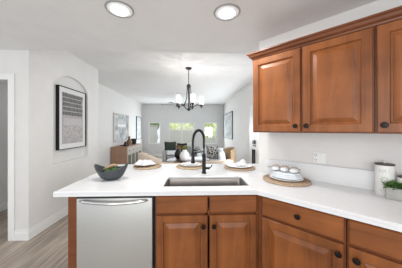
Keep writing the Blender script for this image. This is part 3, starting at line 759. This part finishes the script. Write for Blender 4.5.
tag(obj('wooden_vase', lathe(NB(), [(0, 0), (.07, 0), (.10, .06), (.09, .14), (.04, .2), (.035, .28), (.045, .30), (.03, .3), (.02, .2), (0, .1)]), mat('brown_turned_wood', (.20, .12, .06), .5, vary=.2), None, 0, (bx_+.28, by_+.82, Hs+.001)), 'brown wooden bottle vase on the far half of the sideboard', 'vase')
tag(obj('black_pot', lathe(NB(), [(0, 0), (.08, 0), (.11, .08), (.10, .2), (.085, .2), (.09, .08), (0, .03)]), BLACK, None, 40, (bx_+.30, by_+1.22, Hs+.001)), 'round black pot at the far end of the sideboard', 'pot')
# wall art
def art(name, lab, x, y0, y1, z0, z1, side, m, fm):
    t = thing(name, lab, 'picture', (x, (y0+y1)/2, z0)); h = (y1-y0)/2; s = 1 if side == 'l' else -1
    f = .02
    def b(bm, a, b_, c, d, t0, t1): bx(bm, min(s*t0, s*t1), max(s*t0, s*t1), a, b_, c, d)
    bm = NB(); b(bm, -h, -h+f, 0, z1-z0, .001, .035); b(bm, h-f, h, 0, z1-z0, .001, .035); b(bm, -h+f, h-f, 0, f, .001, .035); b(bm, -h+f, h-f, z1-z0-f, z1-z0, .001, .035)
    obj('frame', bm, fm, t); bm = NB(); b(bm, -h+f, h-f, f, z1-z0-f, .001, .02); obj('canvas', bm, m, t)
    return t, h, s
t, h, s = art('wall_art', 'tall abstract grey and white canvas on the left wall above the sideboard', NX, 6.0, 7.3, .96, 1.93, 'l', CANV, mat('pale_oak', (.55, .5, .46), .5))
bm = NB(); bx(bm, .0205, .022, -.35, .35, .50, .62)
for k in range(5): tube(bm, [(.022, -.4+.2*k, .60), (.022, -.3+.17*k, .78)], .012, 5)
tube(bm, [(.022, -.5, .1), (.022, 0, .35), (.022, .5, .15)], .008, 5)
obj('white_brushwork', bm, PAPERW, t)
art('wall_art', 'narrow framed picture on the left wall near the far corner', NX, 8.3, 9.0, .92, 1.98, 'l', CANVT, IRON)
t, h, s = art('wall_art', 'thin black framed line drawing on the right living room wall', RX, 7.05, 9.15, .99, 2.10, 'r', CANVT, IRON)
bm = NB()
for k in range(6):
    tube(bm, [(-.022, -.8+.28*k+.1*math.sin(i+k), .08+.92*i/9) for i in range(10)], .012, 5)
obj('line_drawing', bm, INK, t)

# white cupboard with long black handles on the right wall
cx_ = RX-.16
cb = thing('tall_cupboard', 'white two-door cupboard with long black bar handles beyond the kitchen wall end', 'cupboard', (RX-.002, 3.9, 0))
obj('cabinet_body', bx(NB(), -.02, 0, 0, .86, .0, 2.0), TRIM, cb)
for (y0, y1, hy_) in ((.005, .425, .375), (.435, .855, .50)):
    d = obj('door', bx(NB(), -.04, -.021, y0, y1, .02, 1.98, .003), TRIM, cb)
    obj('bar_handle', (lambda b: (tube(b, [(-.065, hy_, .32), (-.065, hy_, .90)], .019, 8), tube(b, [(-.066, hy_, .36), (-.04, hy_, .36)], .006, 6), tube(b, [(-.066, hy_, .86), (-.04, hy_, .86)], .006, 6), b)[-1])(NB()), BLACK, d, 0)
obj('latch', bx(NB(), -.075, -.0405, .36, .50, 1.03, 1.12, .004), BLACK, cb)
for yy in (.36, .50): obj('lock_button', lathe(NB(), [(0, 0), (.015, 0), (.015, .03), (0, .03)], (-.047, yy, .975), 12), BLACK, cb, 40)

# dining table
dtx, dty = chx, chy
dt = thing('dining_table', 'round dark wood dining table beneath the chandelier', 'table', (dtx, dty, 0))
obj('tabletop', lathe(NB(), [(0, .715), (.42, .715), (.45, .73), (.45, .745), (.44, .75), (0, .75)], seg=48), DKTAB, dt, 40)
obj('pedestal', lathe(NB(), [(0, 0), (.30, 0), (.30, .03), (.08, .08), (.06, .4), (.12, .715), (0, .715)]), DKTAB, dt, 40)
vx, vy = campt(184.6, 3.65)
va = thing('vase', 'white round vase on the dining table', 'vase', (vx, vy, .751))
obj('body', lathe(NB(), [(0, 0), (.06, 0), (.095, .05), (.10, .11), (.075, .17), (.04, .195), (.045, .22), (.035, .22), (.03, .19), (0, .1)]), CHINA, va, 0)
bm = NB()
for i in range(60):
    a = random.uniform(0, 2*PI); leaf(bm, (random.uniform(-.05, .05), random.uniform(-.05, .05), .23+random.uniform(0, .05)), (math.cos(a), math.sin(a), random.uniform(.1, .8)), .075, .035)
fl = obj('flower_bunch', bm, DRIED, None, 0, (vx, vy, .751)); tag(fl, 'yellow-green flower bunch in the white vase', 'flowers')
bvx, bvy = campt(178.4, 3.95)
tag(obj('black_vase', lathe(NB(), [(0, 0), (.05, 0), (.085, .06), (.08, .13), (.045, .18), (.05, .2), (.035, .2), (0, .1)]), BLACK, None, 0, (bvx, bvy, .751)), 'round black vase beside the white vase on the dining table', 'vase')
bm = NB()
for i in range(26):
    a = random.uniform(0, 2*PI); leaf(bm, (0, 0, .17), (math.cos(a)*.5, math.sin(a)*.5, 1), random.uniform(.1, .17), .03, .1)
tag(obj('dried_leaves', bm, RUST, None, 0, (bvx, bvy, .751)), 'rust brown dried leaves standing in the black vase', 'dried leaves')
# barrel dining chairs
def barrel_chair(lab, px, D, face, m, wood_m=LTWOOD, hgt=.91, rr=.29, arc=115):
    x, y = campt(px, D)
    t = thing('dining_chair', lab, 'chair', (x, y, 0), face, 'chairs around the dining table')
    obj('seat', lathe(NB(), [(0, .38), (.24, .38), (.26, .40), (.26, .45), (.23, .475), (0, .48)], seg=28), m, t, 40)
    bm = NB(); n = 24; rows = []
    for i in range(n+1):
        a = math.radians(-arc+2*arc*i/n); k = math.cos(a/115*90*PI/180*57.3/57.3) if False else max(0, math.cos(a*.78))
        top = .62+(hgt-.62)*k**.35; bot = .40
        rows.append([bm.verts.new((math.sin(a)*q, -math.cos(a)*q, z)) for q, z in ((rr-.045, bot), (rr, bot), (rr+.02, (bot+top)/2), (rr+.01, top-.02), (rr-.02, top), (rr-.045, top-.02))])
    for a, b in zip(rows, rows[1:]):
        for i in range(6): bm.faces.new((a[i], a[(i+1) % 6], b[(i+1) % 6], b[i]))
    bm.faces.new(rows[0]); bm.faces.new(rows[-1]); bmesh.ops.recalc_face_normals(bm, faces=bm.faces)
    obj('backrest', bm, m, t, 50)
    for sx in (-1, 1):
        for sy in (-1, 1): obj('leg', tube(NB(), [(sx*.15, sy*.15, .38), (sx*.21, sy*.21, 0)], [.02, .013], 8), wood_m, t, 0)
barrel_chair('cream barrel dining chair nearest the sideboard', 153.5, 3.85, math.radians(-62), CREAM, hgt=.905)
barrel_chair('cream barrel dining chair on the counter side, left of the faucet', 171.5, 3.0, math.radians(-8), CREAM, hgt=.885)
barrel_chair('cream barrel dining chair on the counter side, right of the faucet', 215, 3.08, math.radians(18), CREAM)
barrel_chair('tan rattan curved-back chair beside the right living room wall', 224, 4.7, math.radians(100), TAN, hgt=.92, arc=75)
x, y = campt(222.3, 4.62); tag(obj('throw_pillow', cushion(NB(), (0, 0, .19), .36, .16, .38, math.radians(80), -.2), WHITES, None, 0, (x, y, .482)), 'plump white pillow leaning in the tan rattan chair', 'pillow')

# sofas
def sofa(lab, x, y, rot, w, m, arms=True, h=.74):
    t = thing('sofa', lab, 'sofa', (x, y, 0), rot)
    obj('base', bx(NB(), -w/2, w/2, -.42, .42, .08, .28, .02), m, t, 40)
    obj('backrest', bx(NB(), -w/2+.14, w/2-.14, .24, .44, .281, h, .05, 4), m, t, 40)
    n = max(1, round(w/.8)); ww = (w-.3)/n
    for k in range(n): obj('seat_cushion', bx(NB(), -w/2+.15+k*ww+.004, -w/2+.15+(k+1)*ww-.004, -.42, .235, .282, .45, .04, 3), m, t, 40)
    for s in (-1, 1):
        if arms: obj('arm', bx(NB(), min(s*w/2, s*(w/2-.138)), max(s*w/2, s*(w/2-.138)), -.42, .44, .282, .62, .04, 3), m, t, 40)
        for q in (-.36, .36): obj('leg', bx(NB(), s*(w/2-.08)-.02, s*(w/2-.08)+.02, q-.02, q+.02, 0, .08), BLACK, t)
    return t
x0, y0 = campt(163, 6.6); x1, _ = campt(204, 6.6)
sofa('grey sofa standing below the far windows behind the dining table', (x0+x1)/2, 6.9, 0, x1-x0, GREYS)
px_, D_ = 170.8, 6.75
x, y = campt(170.5, 6.75); tag(obj('throw_pillow', cushion(NB(), (0, 0, .24), .44, .16, .46, .1, -.25), GRNC, None, 0, (x, y-.06, .47)), 'dark green throw pillow at the left end of the grey sofa', 'pillow', 'pillows on the sofas')
x, y = campt(180, 6.7); tag(obj('throw_pillow', cushion(NB(), (0, 0, .22), .38, .14, .42, -.1, -.25), BLKC, None, 0, (x+.07, y-.1, .462)), 'black throw pillow in the middle of the grey sofa', 'pillow', 'pillows on the sofas')
x, y = campt(171.5, 6.48); tag(obj('lumbar_pillow', cushion(NB(), (0, 0, .10), .38, .1, .18, .0, -.3), WHITES, None, 0, (x, y-.02, .452)), 'small white lumbar pillow in front of the dark green pillow', 'pillow')
x, y = campt(199.8, 6.5); tag(obj('throw_pillow', cushion(NB(), (0, 0, .15), .26, .12, .28, .0, -.3), IKAT, None, 0, (x-.12, y, .452)), 'small dark patterned pillow at the right end of the grey sofa', 'pillow', 'pillows on the sofas')
# white sofa to the right
x, y = campt(216.5, 5.75)
sofa('white sofa in front of the right living room wall', .56, 5.75, math.radians(0), 1.0, WHITES)
x, y = campt(212.5, 5.58); tag(obj('throw_pillow', cushion(NB(), (0, 0, .22), .38, .15, .42, .1, -.2), IKAT, None, 0, (x, y, .453)), 'large black and white patterned pillow on the white sofa', 'pillow', 'pillows on the sofas')
x, y = campt(223.5, 5.6); tag(obj('throw_pillow', cushion(NB(), (0, 0, .19), .36, .2, .36, .3, -.2), WHITES, None, 0, (x-.02, y, .453)), 'plump white pillow beside the large patterned pillow', 'pillow', 'pillows on the sofas')
